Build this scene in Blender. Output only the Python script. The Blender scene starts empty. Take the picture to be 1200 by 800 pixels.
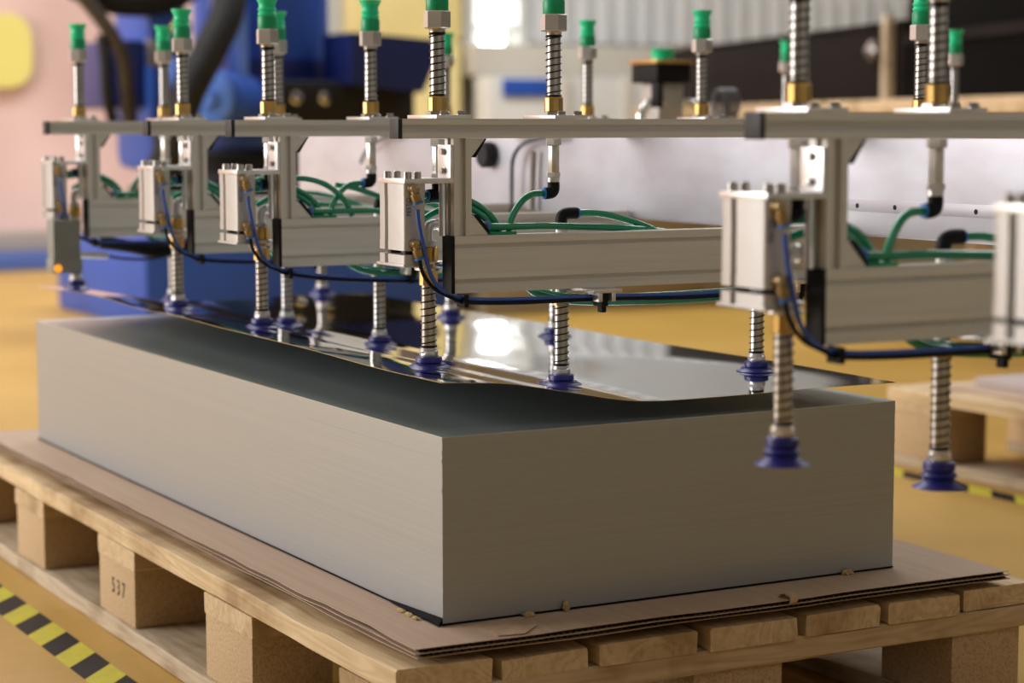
import bpy, bmesh, math, random
from mathutils import Vector, Matrix, noise
random.seed(7)
R = math.radians
PI = math.pi
scene = bpy.context.scene
col = scene.collection

# ------------------------------------------------------------------ camera
cam = bpy.data.cameras.new('camera')
cam.sensor_width = 36.0
cam.lens = 2438.64 / 1200 * 36.0
cam.clip_start = 0.05
cam.clip_end = 100
cam.dof.use_dof = True
cam.dof.focus_distance = 2.34
cam.dof.aperture_fstop = 4.2
camo = bpy.data.objects.new('camera', cam)
yaw, pitch, roll = 0.50180, 0.10329, -0.0007
f = Vector((math.sin(yaw)*math.cos(pitch), math.cos(yaw)*math.cos(pitch), -math.sin(pitch)))
r = Vector((math.cos(yaw), -math.sin(yaw), 0))
u = r.cross(f)
r2 = r*math.cos(roll) + u*math.sin(roll)
u2 = -r*math.sin(roll) + u*math.cos(roll)
M = Matrix((r2, u2, -f)).transposed().to_4x4()
M.translation = Vector((-0.97, -1.9199, 0.7014))
camo.matrix_world = M
col.objects.link(camo)
scene.camera = camo

# ------------------------------------------------------------------ world, lights, exposure
scene.view_settings.view_transform = 'Standard'
scene.view_settings.look = 'None'
scene.view_settings.exposure = 0.0
scene.view_settings.gamma = 1.0
scene.view_settings.use_curve_mapping = False
world = bpy.data.worlds.new('world')
scene.world = world
world.use_nodes = True
wb = world.node_tree.nodes['Background']
wb.inputs[0].default_value = (0.75, 0.85, 1.0, 1)
wb.inputs[1].default_value = 0.6

def area(name, loc, direction, sx, sy, energy, color):
    l = bpy.data.lights.new(name, 'AREA')
    l.shape = 'RECTANGLE'
    l.size = sx
    l.size_y = sy
    l.energy = energy
    l.color = color
    o = bpy.data.objects.new(name, l)
    o.location = loc
    o.rotation_euler = Vector(direction).to_track_quat('-Z', 'Y').to_euler()
    col.objects.link(o)
    return o

# daylight through the gate on the left, through the windows of the back wall and through the roof lights; the last one is an added fill
area('gate_daylight', (-4.85, 4.1, 2.1), (1, 0, -0.05), 4.8, 3.4, 400, (1.0, 0.97, 0.95))
area('roof_daylight_and_fill', (1.5, 5.4, 5.3), (0, 0, -1), 7.0, 2.0, 380, (0.93, 0.97, 1.0))
area('roof_daylight_and_fill', (6.6, 3.0, 5.3), (0, 0, -1), 2.0, 4.0, 130, (0.95, 0.98, 1.0))
area('roof_daylight_and_fill', (1.5, -4.4, 5.3), (0, 0, -1), 7.0, 1.2, 45, (0.90, 0.96, 1.0))  # added fill behind the camera, brightens surfaces facing it; no real roof light

# ------------------------------------------------------------------ materials
def mat(name, color, rough=0.5, metal=0.0, **kw):
    m = bpy.data.materials.new(name)
    m.use_nodes = True
    nt = m.node_tree
    b = nt.nodes['Principled BSDF']
    b.inputs['Base Color'].default_value = (*color, 1)
    b.inputs['Roughness'].default_value = rough
    b.inputs['Metallic'].default_value = metal
    b.inputs['Specular IOR Level'].default_value = kw.get('spec', 0.5)
    var = kw.get('var', 0.06)
    sc = kw.get('scale', (30, 30, 30))
    tc = nt.nodes.new('ShaderNodeTexCoord')
    mp = nt.nodes.new('ShaderNodeMapping')
    mp.inputs['Scale'].default_value = sc
    nt.links.new(tc.outputs['Object'], mp.inputs[0])
    n = nt.nodes.new('ShaderNodeTexNoise')
    n.inputs['Scale'].default_value = kw.get('nscale', 1.0)
    n.inputs['Detail'].default_value = kw.get('detail', 4)
    nt.links.new(mp.outputs[0], n.inputs['Vector'])
    cr = nt.nodes.new('ShaderNodeValToRGB')
    c2 = kw.get('color2')
    lo = tuple(max(0, c*(1-var*2.2)) for c in color) if c2 is None else c2
    hi = tuple(min(1, c*(1+var*1.2)) for c in color) if c2 is None else color
    cr.color_ramp.elements[0].color = (*lo, 1)
    cr.color_ramp.elements[1].color = (*hi, 1)
    cr.color_ramp.elements[0].position = kw.get('p0', 0.3)
    cr.color_ramp.elements[1].position = kw.get('p1', 0.7)
    nt.links.new(n.outputs['Fac'], cr.inputs[0])
    nt.links.new(cr.outputs[0], b.inputs['Base Color'])
    if kw.get('bump', 0):
        bp = nt.nodes.new('ShaderNodeBump')
        bp.inputs['Strength'].default_value = kw['bump']
        bp.inputs['Distance'].default_value = kw.get('bdist', 0.001)
        nt.links.new(n.outputs['Fac'], bp.inputs['Height'])
        nt.links.new(bp.outputs[0], b.inputs['Normal'])
    if 'emit' in kw:
        b.inputs['Emission Color'].default_value = (*kw.get('ecol', color), 1)
        b.inputs['Emission Strength'].default_value = kw['emit']
    if 'coat' in kw:
        b.inputs['Coat Weight'].default_value = kw['coat']
        b.inputs['Coat Roughness'].default_value = kw.get('crough', 0.1)
    if 'trans' in kw:
        b.inputs['Transmission Weight'].default_value = kw['trans']
    if 'sss' in kw:
        b.inputs['Subsurface Weight'].default_value = kw['sss']
        b.inputs['Subsurface Scale'].default_value = 0.01
    return m

M_ = {}
M_['alu'] = mat('brushed_aluminium', (0.68, 0.67, 0.63), 0.40, 0.25, scale=(4, 300, 300), var=0.04)
M_['alu_v'] = mat('brushed_aluminium_upright', (0.68, 0.67, 0.63), 0.40, 0.25, scale=(300, 300, 4), var=0.04)
M_['plate'] = mat('bright_aluminium', (0.72, 0.71, 0.70), 0.32, 0.8, scale=(60, 60, 60), var=0.04)
M_['cyl'] = mat('anodised_cylinder_body', (0.52, 0.505, 0.49), 0.42, 0.4, scale=(20, 20, 20), var=0.03)
M_['steel'] = mat('steel', (0.50, 0.49, 0.47), 0.30, 1.0, scale=(80, 80, 80), var=0.05)
M_['chrome'] = mat('chrome_rod', (0.8, 0.8, 0.8), 0.08, 1.0, var=0.01)
M_['brass'] = mat('brass', (0.62, 0.40, 0.13), 0.28, 0.9, scale=(60, 60, 60), var=0.08)
M_['dull_brass'] = mat('dull_brass', (0.40, 0.30, 0.17), 0.3, 0.9, scale=(60, 60, 60), var=0.1)
M_['silver'] = mat('silver_nut', (0.68, 0.66, 0.64), 0.28, 0.6, scale=(60, 60, 60), var=0.04)
M_['black'] = mat('black_plastic', (0.010, 0.010, 0.012), 0.5, spec=0.15, var=0.1)
M_['cap'] = mat('dark_end_cap', (0.03, 0.029, 0.034), 0.5, spec=0.3, var=0.1)
M_['spring'] = mat('black_spring_wire', (0.02, 0.018, 0.018), 0.35, 0.6, var=0.1)
M_['green_cup'] = mat('green_rubber', (0.01, 0.72, 0.34), 0.4, var=0.05, sss=0.15)
M_['green_base'] = mat('dark_green_rubber', (0.0, 0.36, 0.15), 0.4, var=0.05)
M_['green_tube'] = mat('green_tube', (0.0, 0.27, 0.14), 0.18, var=0.04, coat=0.5, crough=0.05)
M_['blue_tube'] = mat('blue_tube', (0.015, 0.085, 0.46), 0.22, var=0.04, coat=0.4)
M_['blue_collar'] = mat('blue_collar', (0.03, 0.2, 0.62), 0.35, var=0.04)
M_['blue_cup'] = mat('blue_rubber', (0.014, 0.016, 0.18), 0.38, var=0.08)
M_['ink'] = mat('blue_ink', (0.015, 0.04, 0.16), 0.6, var=0.02)
M_['stamp'] = mat('black_stamp_ink', (0.02, 0.016, 0.012), 0.8, var=0.02)
M_['orange'] = mat('orange_lamp', (1.0, 0.35, 0.02), 0.4, emit=1.2, ecol=(1.0, 0.32, 0.02), var=0.02)
M_['grey_box'] = mat('grey_sensor_housing', (0.24, 0.25, 0.23), 0.5, 0.2, var=0.05)
M_['galv'] = mat('galvanised_sheet', (0.62, 0.635, 0.70), 0.45, 0.45, scale=(5, 9, 22), detail=6, color2=(0.53, 0.51, 0.57), bump=0.05)
M_['galv_fold'] = mat('galvanised_fold', (0.68, 0.68, 0.76), 0.35, 0.5, scale=(5, 5, 40), var=0.03)
M_['galv_dark'] = mat('slot_dark', (0.01, 0.01, 0.01), 0.8)
M_['sheet'] = mat('mirror_sheet', (0.80, 0.82, 0.86), 0.035, 1.0, scale=(3, 2, 3), var=0.02)
M_['block'] = mat('chipboard', (0.56, 0.40, 0.235), 0.85, scale=(330, 330, 330), color2=(0.40, 0.27, 0.145), detail=6, bump=0.35, bdist=0.001, p0=0.32, p1=0.55)
M_['card'] = mat('cardboard', (0.52, 0.385, 0.28), 0.8, scale=(120, 5, 20), color2=(0.46, 0.33, 0.235), detail=5)
M_['card_core'] = mat('cardboard_core', (0.10, 0.07, 0.05), 0.9, scale=(300, 300, 300), var=0.2)
M_['paper'] = mat('torn_paper', (0.52, 0.36, 0.24), 0.8, scale=(60, 60, 60), var=0.08)
M_['crumb'] = mat('foam_crumb', (0.55, 0.40, 0.17), 0.9, scale=(200, 200, 200), var=0.2, bump=0.6)
M_['film'] = mat('black_film', (0.006, 0.006, 0.008), 0.7, spec=0.08, var=0.1, scale=(40, 40, 40))
M_['tape_y'] = mat('yellow_tape', (0.60, 0.56, 0.03), 0.5, spec=0.2, scale=(40, 40, 40), color2=(0.52, 0.46, 0.05), detail=5)
M_['tape_k'] = mat('black_tape', (0.008, 0.007, 0.007), 0.5, spec=0.15, scale=(40, 40, 40), var=0.3)
M_['robot'] = mat('robot_blue', (0.02, 0.085, 0.42), 0.45, scale=(4, 4, 4), var=0.05)
M_['robot_navy'] = mat('robot_navy', (0.01, 0.022, 0.14), 0.4, scale=(4, 4, 4), var=0.06)
M_['robot_light'] = mat('robot_light_blue', (0.13, 0.28, 0.85), 0.35, scale=(4, 4, 4), var=0.05)
M_['rubber'] = mat('black_rubber', (0.006, 0.006, 0.007), 0.75, scale=(30, 30, 30), var=0.2)
M_['brown_hose'] = mat('brown_hose', (0.05, 0.035, 0.02), 0.6, scale=(30, 30, 30), var=0.2)
M_['beige'] = mat('beige_panel', (0.36, 0.30, 0.20), 0.6, scale=(2, 2, 2), var=0.05)
M_['beige_l'] = mat('light_beige_panel', (0.56, 0.51, 0.43), 0.6, scale=(2, 2, 2), var=0.05)
M_['brown'] = mat('dark_brown_panel', (0.015, 0.011, 0.010), 0.8, spec=0.08, scale=(2, 2, 12), var=0.12)
M_['blackbox'] = mat('black_panel', (0.003, 0.003, 0.003), 0.8, spec=0.05, var=0.1)
M_['white'] = mat('white_panel', (0.66, 0.65, 0.62), 0.5, scale=(2, 2, 2), var=0.04)
M_['cream'] = mat('cream_panel', (0.80, 0.66, 0.30), 0.5, scale=(2, 2, 2), var=0.04)
M_['yellow_sign'] = mat('yellow_sign', (0.78, 0.68, 0.20), 0.5, scale=(2, 2, 2), var=0.03)
M_['pink'] = mat('pink_wall', (0.88, 0.64, 0.60), 0.7, scale=(1.1, 1, 0.7), color2=(0.60, 0.40, 0.36), detail=2)
M_['corr'] = mat('corrugated_sheet', (0.66, 0.66, 0.66), 0.5, 0.1, scale=(2, 2, 2), var=0.04)
M_['hall'] = mat('hall_wall', (0.50, 0.50, 0.49), 0.8, scale=(1, 1, 1), var=0.05)
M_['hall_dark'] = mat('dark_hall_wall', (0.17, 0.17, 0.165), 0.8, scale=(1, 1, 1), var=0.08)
M_['kerb_blue'] = mat('blue_kerb', (0.08, 0.14, 0.42), 0.5, scale=(3, 3, 3), var=0.05)
M_['kerb_grey'] = mat('grey_skirting', (0.36, 0.31, 0.27), 0.6, scale=(3, 3, 3), var=0.05)
M_['glow'] = mat('window_daylight', (1, 1, 1), 0.5, emit=14.0, ecol=(0.92, 0.97, 1.0), var=0.0)
M_['coil'] = mat('grey_coil', (0.16, 0.17, 0.2), 0.3, 0.3, var=0.1)

def wood(name, c1, c2, axis='Y'):
    m = bpy.data.materials.new(name)
    m.use_nodes = True
    nt = m.node_tree
    b = nt.nodes['Principled BSDF']
    b.inputs['Roughness'].default_value = 0.72
    tc = nt.nodes.new('ShaderNodeTexCoord')
    oi = nt.nodes.new('ShaderNodeObjectInfo')
    ad = nt.nodes.new('ShaderNodeVectorMath'); ad.operation = 'MULTIPLY_ADD'
    cmb = nt.nodes.new('ShaderNodeCombineXYZ')
    for i in range(3):
        nt.links.new(oi.outputs['Random'], cmb.inputs[i])
    ad.inputs[1].default_value = (3.0, 3.0, 3.0)
    nt.links.new(cmb.outputs[0], ad.inputs[0])
    nt.links.new(tc.outputs['Object'], ad.inputs[2])
    mp = nt.nodes.new('ShaderNodeMapping')
    mp.inputs['Scale'].default_value = (14, 1.1, 14) if axis == 'Y' else (1.1, 14, 14)
    nt.links.new(ad.outputs[0], mp.inputs[0])
    n1 = nt.nodes.new('ShaderNodeTexNoise'); n1.inputs['Scale'].default_value = 1.0; n1.inputs['Detail'].default_value = 3
    n1.inputs['Distortion'].default_value = 1.2
    nt.links.new(mp.outputs[0], n1.inputs['Vector'])
    mul = nt.nodes.new('ShaderNodeMath'); mul.operation = 'MULTIPLY'; mul.inputs[1].default_value = 9
    nt.links.new(n1.outputs['Fac'], mul.inputs[0])
    fr = nt.nodes.new('ShaderNodeMath'); fr.operation = 'PINGPONG'; fr.inputs[1].default_value = 0.5
    nt.links.new(mul.outputs[0], fr.inputs[0])
    n2 = nt.nodes.new('ShaderNodeTexNoise'); n2.inputs['Scale'].default_value = 9.0; n2.inputs['Detail'].default_value = 6
    nt.links.new(mp.outputs[0], n2.inputs['Vector'])
    mx = nt.nodes.new('ShaderNodeMath'); mx.operation = 'MULTIPLY_ADD'; mx.inputs[1].default_value = 0.7
    nt.links.new(fr.outputs[0], mx.inputs[0]); nt.links.new(n2.outputs['Fac'], mx.inputs[2])
    cr = nt.nodes.new('ShaderNodeValToRGB')
    cr.color_ramp.elements[0].color = (*c2, 1); cr.color_ramp.elements[0].position = 0.35
    cr.color_ramp.elements[1].color = (*c1, 1); cr.color_ramp.elements[1].position = 0.85
    nt.links.new(mx.outputs[0], cr.inputs[0])
    # dirt and knots
    n3 = nt.nodes.new('ShaderNodeTexNoise'); n3.inputs['Scale'].default_value = 7.0; n3.inputs['Detail'].default_value = 5
    nt.links.new(ad.outputs[0], n3.inputs['Vector'])
    cr3 = nt.nodes.new('ShaderNodeValToRGB')
    cr3.color_ramp.elements[0].color = (0.62, 0.55, 0.47, 1); cr3.color_ramp.elements[0].position = 0.33
    cr3.color_ramp.elements[1].color = (1, 1, 1, 1); cr3.color_ramp.elements[1].position = 0.5
    nt.links.new(n3.outputs['Fac'], cr3.inputs[0])
    mm = nt.nodes.new('ShaderNodeMix'); mm.data_type = 'RGBA'; mm.blend_type = 'MULTIPLY'; mm.inputs[0].default_value = 1.0
    nt.links.new(cr.outputs[0], mm.inputs[6]); nt.links.new(cr3.outputs[0], mm.inputs[7])
    nt.links.new(mm.outputs[2], b.inputs['Base Color'])
    bp = nt.nodes.new('ShaderNodeBump'); bp.inputs['Strength'].default_value = 0.35; bp.inputs['Distance'].default_value = 0.001
    nt.links.new(mx.outputs[0], bp.inputs['Height']); nt.links.new(bp.outputs[0], b.inputs['Normal'])
    return m
M_['wood_y'] = wood('pine_board', (0.72, 0.55, 0.33), (0.54, 0.38, 0.20), 'Y')
M_['wood_x'] = wood('pine_cross_board', (0.66, 0.49, 0.30), (0.48, 0.34, 0.185), 'X')
M_['wood_old'] = wood('old_pine_board', (0.56, 0.46, 0.33), (0.40, 0.31, 0.20), 'Y')

def metal_stack(name, side):
    """side of the pile: the cut edges of hundreds of thin sheets, seen as fine horizontal lines"""
    m = bpy.data.materials.new(name); m.use_nodes = True
    nt = m.node_tree; b = nt.nodes['Principled BSDF']
    b.inputs['Metallic'].default_value = 0.62 if side else 0.6
    b.inputs['Roughness'].default_value = 0.40 if side else 0.29
    tc = nt.nodes.new('ShaderNodeTexCoord')
    mp = nt.nodes.new('ShaderNodeMapping')
    mp.inputs['Scale'].default_value = (0.6, 0.6, 420) if side else (3, 3, 3)
    nt.links.new(tc.outputs['Object'], mp.inputs[0])
    n = nt.nodes.new('ShaderNodeTexNoise'); n.inputs['Scale'].default_value = 1.0; n.inputs['Detail'].default_value = 5
    nt.links.new(mp.outputs[0], n.inputs['Vector'])
    cr = nt.nodes.new('ShaderNodeValToRGB')
    a, c = ((0.375, 0.395, 0.41), (0.40, 0.42, 0.435)) if side else ((0.56, 0.64, 0.64), (0.62, 0.70, 0.70))
    cr.color_ramp.elements[0].color = (*a, 1); cr.color_ramp.elements[1].color = (*c, 1)
    cr.color_ramp.elements[0].position = 0.35; cr.color_ramp.elements[1].position = 0.65
    nt.links.new(n.outputs['Fac'], cr.inputs[0]); nt.links.new(cr.outputs[0], b.inputs['Base Color'])
    if side:
        bp = nt.nodes.new('ShaderNodeBump'); bp.inputs['Strength'].default_value = 0.05; bp.inputs['Distance'].default_value = 0.0004
        nt.links.new(n.outputs['Fac'], bp.inputs['Height']); nt.links.new(bp.outputs[0], b.inputs['Normal'])
    return m
M_['stack'] = metal_stack('sheet_edges', True)
M_['stack_top'] = metal_stack('sheet_face', False)

def floor_mat():
    m = bpy.data.materials.new('yellow_epoxy_floor'); m.use_nodes = True
    nt = m.node_tree; b = nt.nodes['Principled BSDF']
    b.inputs['Specular IOR Level'].default_value = 0.3
    tc = nt.nodes.new('ShaderNodeTexCoord')
    n = nt.nodes.new('ShaderNodeTexNoise'); n.inputs['Scale'].default_value = 1.6; n.inputs['Detail'].default_value = 7
    nt.links.new(tc.outputs['Object'], n.inputs['Vector'])
    cr = nt.nodes.new('ShaderNodeValToRGB')
    cr.color_ramp.elements[0].color = (0.44, 0.26, 0.05, 1); cr.color_ramp.elements[0].position = 0.3
    cr.color_ramp.elements[1].color = (0.54, 0.335, 0.08, 1); cr.color_ramp.elements[1].position = 0.7
    nt.links.new(n.outputs['Fac'], cr.inputs[0]); nt.links.new(cr.outputs[0], b.inputs['Base Color'])
    n2 = nt.nodes.new('ShaderNodeTexNoise'); n2.inputs['Scale'].default_value = 25; n2.inputs['Detail'].default_value = 4
    nt.links.new(tc.outputs['Object'], n2.inputs['Vector'])
    mr = nt.nodes.new('ShaderNodeMapRange'); mr.inputs[3].default_value = 0.32; mr.inputs[4].default_value = 0.5
    nt.links.new(n2.outputs['Fac'], mr.inputs[0]); nt.links.new(mr.outputs[0], b.inputs['Roughness'])
    return m
M_['floor'] = floor_mat()

# ------------------------------------------------------------------ mesh helpers
class MB:
    def __init__(self, off=(0, 0, 0)):
        self.v = []; self.f = []; self.s = []; self.off = Vector(off)
    def add(self, vs, fs, smooth=False):
        k = len(self.v)
        self.v += [Vector(v) for v in vs]
        for q in fs:
            self.f.append([i+k for i in q]); self.s.append(smooth)
        return self
    def box(self, x0, x1, y0, y1, z0, z1, bev=0.0):
        if bev <= 0:
            vs = [(x0,y0,z0),(x1,y0,z0),(x1,y1,z0),(x0,y1,z0),(x0,y0,z1),(x1,y0,z1),(x1,y1,z1),(x0,y1,z1)]
            return self.add(vs, [(3,2,1,0),(4,5,6,7),(0,1,5,4),(1,2,6,5),(2,3,7,6),(3,0,4,7)])
        bm = bmesh.new()
        bmesh.ops.create_cube(bm, size=1)
        for v in bm.verts:
            v.co = Vector(((x0+x1)/2+v.co.x*(x1-x0), (y0+y1)/2+v.co.y*(y1-y0), (z0+z1)/2+v.co.z*(z1-z0)))
        bmesh.ops.bevel(bm, geom=bm.edges[:], offset=bev, segments=2, profile=0.6, affect='EDGES')
        bm.verts.index_update()
        vs = [v.co.copy() for v in bm.verts]; fs = [[v.index for v in q.verts] for q in bm.faces]
        bm.free()
        return self.add(vs, fs, True)
    def prism(self, poly, axis, a, b, smooth=False):
        """poly: 2D points; extruded along axis from a to b. axis x: (y,z); y: (x,z); z: (x,y)"""
        n = len(poly)
        def P(p, t):
            return {'x': (t, p[0], p[1]), 'y': (p[0], t, p[1]), 'z': (p[0], p[1], t)}[axis]
        vs = [P(p, a) for p in poly] + [P(p, b) for p in poly]
        fs = [[i, (i+1) % n, n+(i+1) % n, n+i] for i in range(n)]
        fs += [list(range(n))[::-1], [n+i for i in range(n)]]
        return self.add(vs, fs, smooth)
    def lathe(self, prof, p0, axis=(0, 0, 1), n=20, smooth=True, rot=0):
        """prof: (radius, distance along axis)"""
        a = Vector(axis).normalized(); q = a.to_track_quat('Z', 'Y')
        p0 = Vector(p0); vs = []; fs = []
        for (rr, h) in prof:
            for k in range(n):
                t = 2*PI*k/n + rot
                vs.append(p0 + q @ Vector((rr*math.cos(t), rr*math.sin(t), h)))
        for j in range(len(prof)-1):
            for k in range(n):
                fs.append([j*n+k, j*n+(k+1) % n, (j+1)*n+(k+1) % n, (j+1)*n+k])
        fs.append(list(range(n))[::-1]); fs.append([(len(prof)-1)*n+k for k in range(n)])
        return self.add(vs, fs, smooth)
    def cyl(self, p0, p1, rr, n=16, smooth=True, rot=0, ch=0.0):
        d = Vector(p1)-Vector(p0); L = d.length
        pr = [(rr, 0), (rr, L)] if ch <= 0 else [(rr-ch, 0), (rr, ch), (rr, L-ch), (rr-ch, L)]
        return self.lathe(pr, p0, d, n, smooth, rot)
    def tube(self, pts, rr, n=8, step=6, closed_ends=True):
        P = [Vector(p) for p in pts]
        Q = []
        for i in range(len(P)-1):
            a = P[max(i-1, 0)]; b = P[i]; c = P[i+1]; d = P[min(i+2, len(P)-1)]
            for k in range(step):
                t = k/step
                Q.append(0.5*((2*b)+(-a+c)*t+(2*a-5*b+4*c-d)*t*t+(-a+3*b-3*c+d)*t*t*t))
        Q.append(P[-1])
        vs = []; fs = []; up = None
        for i, q in enumerate(Q):
            t = (Q[min(i+1, len(Q)-1)]-Q[max(i-1, 0)]).normalized()
            if up is None:
                up = t.orthogonal().normalized()
            else:
                up = (up - t*up.dot(t)).normalized()
            w = t.cross(up)
            for k in range(n):
                a = 2*PI*k/n
                vs.append(q + up*math.cos(a)*rr + w*math.sin(a)*rr)
        m = len(Q)
        for j in range(m-1):
            for k in range(n):
                fs.append([j*n+k, j*n+(k+1) % n, (j+1)*n+(k+1) % n, (j+1)*n+k])
        fs.append(list(range(n))[::-1]); fs.append([(m-1)*n+k for k in range(n)])
        return self.add(vs, fs, True)
    def helix(self, p0, z1, rad, wire, turns, n=12, m=5):
        x, y, z0 = p0
        pts = []
        N = int(turns*n)
        for i in range(N+1):
            a = 2*PI*i/n; t = i/N
            pts.append((x+rad*math.cos(a), y+rad*math.sin(a), z0+(z1-z0)*t))
        return self.tube(pts, wire, m, 1)
    def mesh(self, name, m):
        me = bpy.data.meshes.new(name)
        me.from_pydata([v-self.off for v in self.v], [], self.f)
        me.polygons.foreach_set('use_smooth', self.s)
        bm = bmesh.new(); bm.from_mesh(me)
        bmesh.ops.recalc_face_normals(bm, faces=bm.faces[:])
        bm.to_mesh(me); bm.free()
        if any(self.s):
            me.set_sharp_from_angle(angle=R(38))
        me.materials.append(m)
        me.update()
        return me
    def build(self, name, m, parent=None, bevel=0.0):
        o = bpy.data.objects.new(name, self.mesh(name, m))
        col.objects.link(o)
        if parent is not None:
            o.parent = parent
        if bevel:
            b = o.modifiers.new('bevel', 'BEVEL'); b.width = bevel; b.segments = 2; b.limit_method = 'ANGLE'
        return o

def tag(o, label=None, cat=None, group=None, kind=None):
    if label: o['label'] = label
    if cat: o['category'] = cat
    if group: o['group'] = group
    if kind: o['kind'] = kind
    return o
def empty(name, loc, label, cat, group=None, rz=0):
    o = bpy.data.objects.new(name, None)
    o.empty_display_size = 0.05
    o.location = loc; o.rotation_euler = (0, 0, rz)
    col.objects.link(o)
    return tag(o, label, cat, group)
def inst(src, parent, loc=(0, 0, 0)):
    o = src.copy(); col.objects.link(o); o.parent = parent; o.location = loc
    for ch in [c for c in bpy.data.objects if c.parent == src]:
        k = ch.copy(); col.objects.link(k); k.parent = o
    return o

def text_mesh(txt, size, m, name, parent, mw, extrude=0.0001, xs=1.0):
    cu = bpy.data.curves.new(name, 'FONT')
    cu.body = txt; cu.size = size; cu.extrude = extrude; cu.align_x = 'CENTER'; cu.align_y = 'CENTER'
    t = bpy.data.objects.new(name+'_curve', cu); col.objects.link(t)
    dg = bpy.context.evaluated_depsgraph_get(); dg.update()
    me = bpy.data.meshes.new_from_object(t.evaluated_get(dg))
    bpy.data.objects.remove(t)
    me.transform(Matrix.Diagonal((xs, 1, 1, 1)))
    me.transform(mw)
    me.materials.clear(); me.materials.append(m)
    o = bpy.data.objects.new(name, me); col.objects.link(o); o.parent = parent
    return o

# ================================================================== THE SETTING
def struct(mb, name, m, parent=None):
    o = mb.build(name, m, parent)
    if parent is None: o['kind'] = 'structure'
    return o
struct(MB().box(-5.2, 10, -6.2, 9.0, -0.12, 0), 'floor', M_['floor'])
wb_ = MB().box(-5.2, 3.42, 8.5, 8.7, 0, 5.6)
pinkwall = struct(wb_, 'wall_back', M_['pink'])
struct(MB().box(3.42, 10, 8.5, 8.7, 0, 5.6), 'wall_back', M_['hall'])
struct(MB().box(-5.4, -5.2, -6.2, 8.5, 0, 5.6), 'wall_left', M_['hall'])
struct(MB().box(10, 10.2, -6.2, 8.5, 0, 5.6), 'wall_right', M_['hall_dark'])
struct(MB().box(-5.2, 10, -6.4, -6.2, 0, 5.6), 'wall_front', M_['hall'])
struct(MB().box(-5.2, 10, -6.2, 8.5, 5.6, 5.8), 'ceiling', M_['hall'])
struct(MB().box(0.2, 3.36, 8.1, 8.5, 0, 0.085, 0.01), 'baseboard_back', M_['kerb_blue'])
struct(MB().box(0.2, 3.36, 8.22, 8.5, 0.085, 0.18, 0.008), 'trim_1', M_['kerb_grey'])
# gate frame on the left wall
gt = MB()
for y0, y1 in ((1.55, 1.7), (6.5, 6.65)): gt.box(-5.2, -5.05, y0, y1, 0.2, 3.9)
gt.box(-5.2, -5.05, 1.55, 6.65, 3.85, 4.0)
struct(gt, 'trim_2', M_['white'])

# ribbed cladding of the back wall
rib = []
pitch_ = 0.135; x = 4.80
while x < 9.9:
    rib += [(x, 8.46), (x+0.045, 8.46), (x+0.06, 8.40), (x+0.12, 8.40)]
    x += pitch_
poly = rib + [(x, 8.47), (x, 8.5), (4.80, 8.5)]
struct(MB().prism(poly, 'z', 1.17, 1.50), 'wall_cladding', M_['corr'])
# window of the back wall with bright panes
wf = MB()
wf.box(4.40, 4.80, 8.46, 8.5, 1.0, 2.0)
for x0, x1, z0, z1 in ((4.40, 4.46, 1.0, 1.62), (4.74, 4.80, 1.0, 2.0), (4.38, 4.80, 1.0, 1.05), (4.46, 4.74, 1.235, 1.255), (4.46, 4.74, 1.425, 1.62), (4.40, 4.80, 1.86, 1.92)):
    wf.box(x0, x1, 8.41, 8.47, z0, z1)
wo = struct(wf, 'window_1', M_['white'])
for x0, x1, a, b in ((4.52, 4.66, 1.075, 1.22), (4.52, 4.67, 1.265, 1.41), (4.40, 4.72, 1.65, 1.84)):
    MB().box(x0, x1, 8.44, 8.465, a, b, 0.004).build('pane', M_['glow'], wo)
wf = MB()
for x0, x1, z0, z1 in ((4.84, 5.20, 1.73, 1.77), (4.84, 5.20, 1.92, 1.96), (4.84, 4.88, 1.77, 1.92), (5.16, 5.20, 1.77, 1.92)):
    wf.box(x0, x1, 8.41, 8.5, z0, z1)
wo = struct(wf, 'window_2', M_['white'])
MB().box(4.88, 5.16, 8.44, 8.48, 1.77, 1.92, 0.004).build('pane', M_['glow'], wo)
# yellowish panel and posts beside the window
cp = MB().box(3.70, 4.36, 8.36, 8.498, 1.17, 3.2, 0.01).build('cream_board', M_['cream'])
tag(cp, 'tall cream-yellow board on the back wall right of the blue robot', 'board')
cc = MB().box(4.06, 4.32, 8.30, 8.46, 0, 1.16, 0.01).build('cream_cupboard', M_['cream'])
tag(cc, 'narrow cream cupboard standing below the cream-yellow board', 'cupboard')
# beige ledge across the back
struct(MB().box(4.36, 5.80, 8.25, 8.5, 0.975, 1.15, 0.008), 'trim_3', M_['beige_l'])
cab = empty('white_cabinet', (5.0, 8.1, 0), 'white cabinet with a blue pane under the beige ledge at the back wall', 'cabinet')
c_ = MB((5.0, 8.1, 0)); c_.box(4.37, 5.55, 8.05, 8.24, 0, 0.97, 0.01); c_.build('body', M_['white'], cab)
c_ = MB((5.0, 8.1, 0)); c_.box(4.44, 4.74, 8.03, 8.055, 0.86, 0.955, 0.003); c_.build('glass_pane', M_['robot'], cab)
for xx in (4.80, 5.2):
    c_ = MB((5.0, 8.1, 0)); c_.box(xx, xx+0.05, 8.02, 8.055, 0.02, 0.965, 0.004); c_.build('upright', M_['beige_l'], cab)
# yellow sign on the pink wall
sg = []
for k in range(28):
    a = 2*PI*k/28
    sg.append((1.79 + 0.19*math.copysign(abs(math.cos(a))**0.6, math.cos(a)), 1.075 + 0.185*math.copysign(abs(math.sin(a))**0.6, math.sin(a))))
tag(MB().prism(sg, 'y', 8.44, 8.5).build('wall_sign', M_['yellow_sign']), 'blurred pale yellow rounded sign on the pink wall at far left', 'sign')

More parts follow.
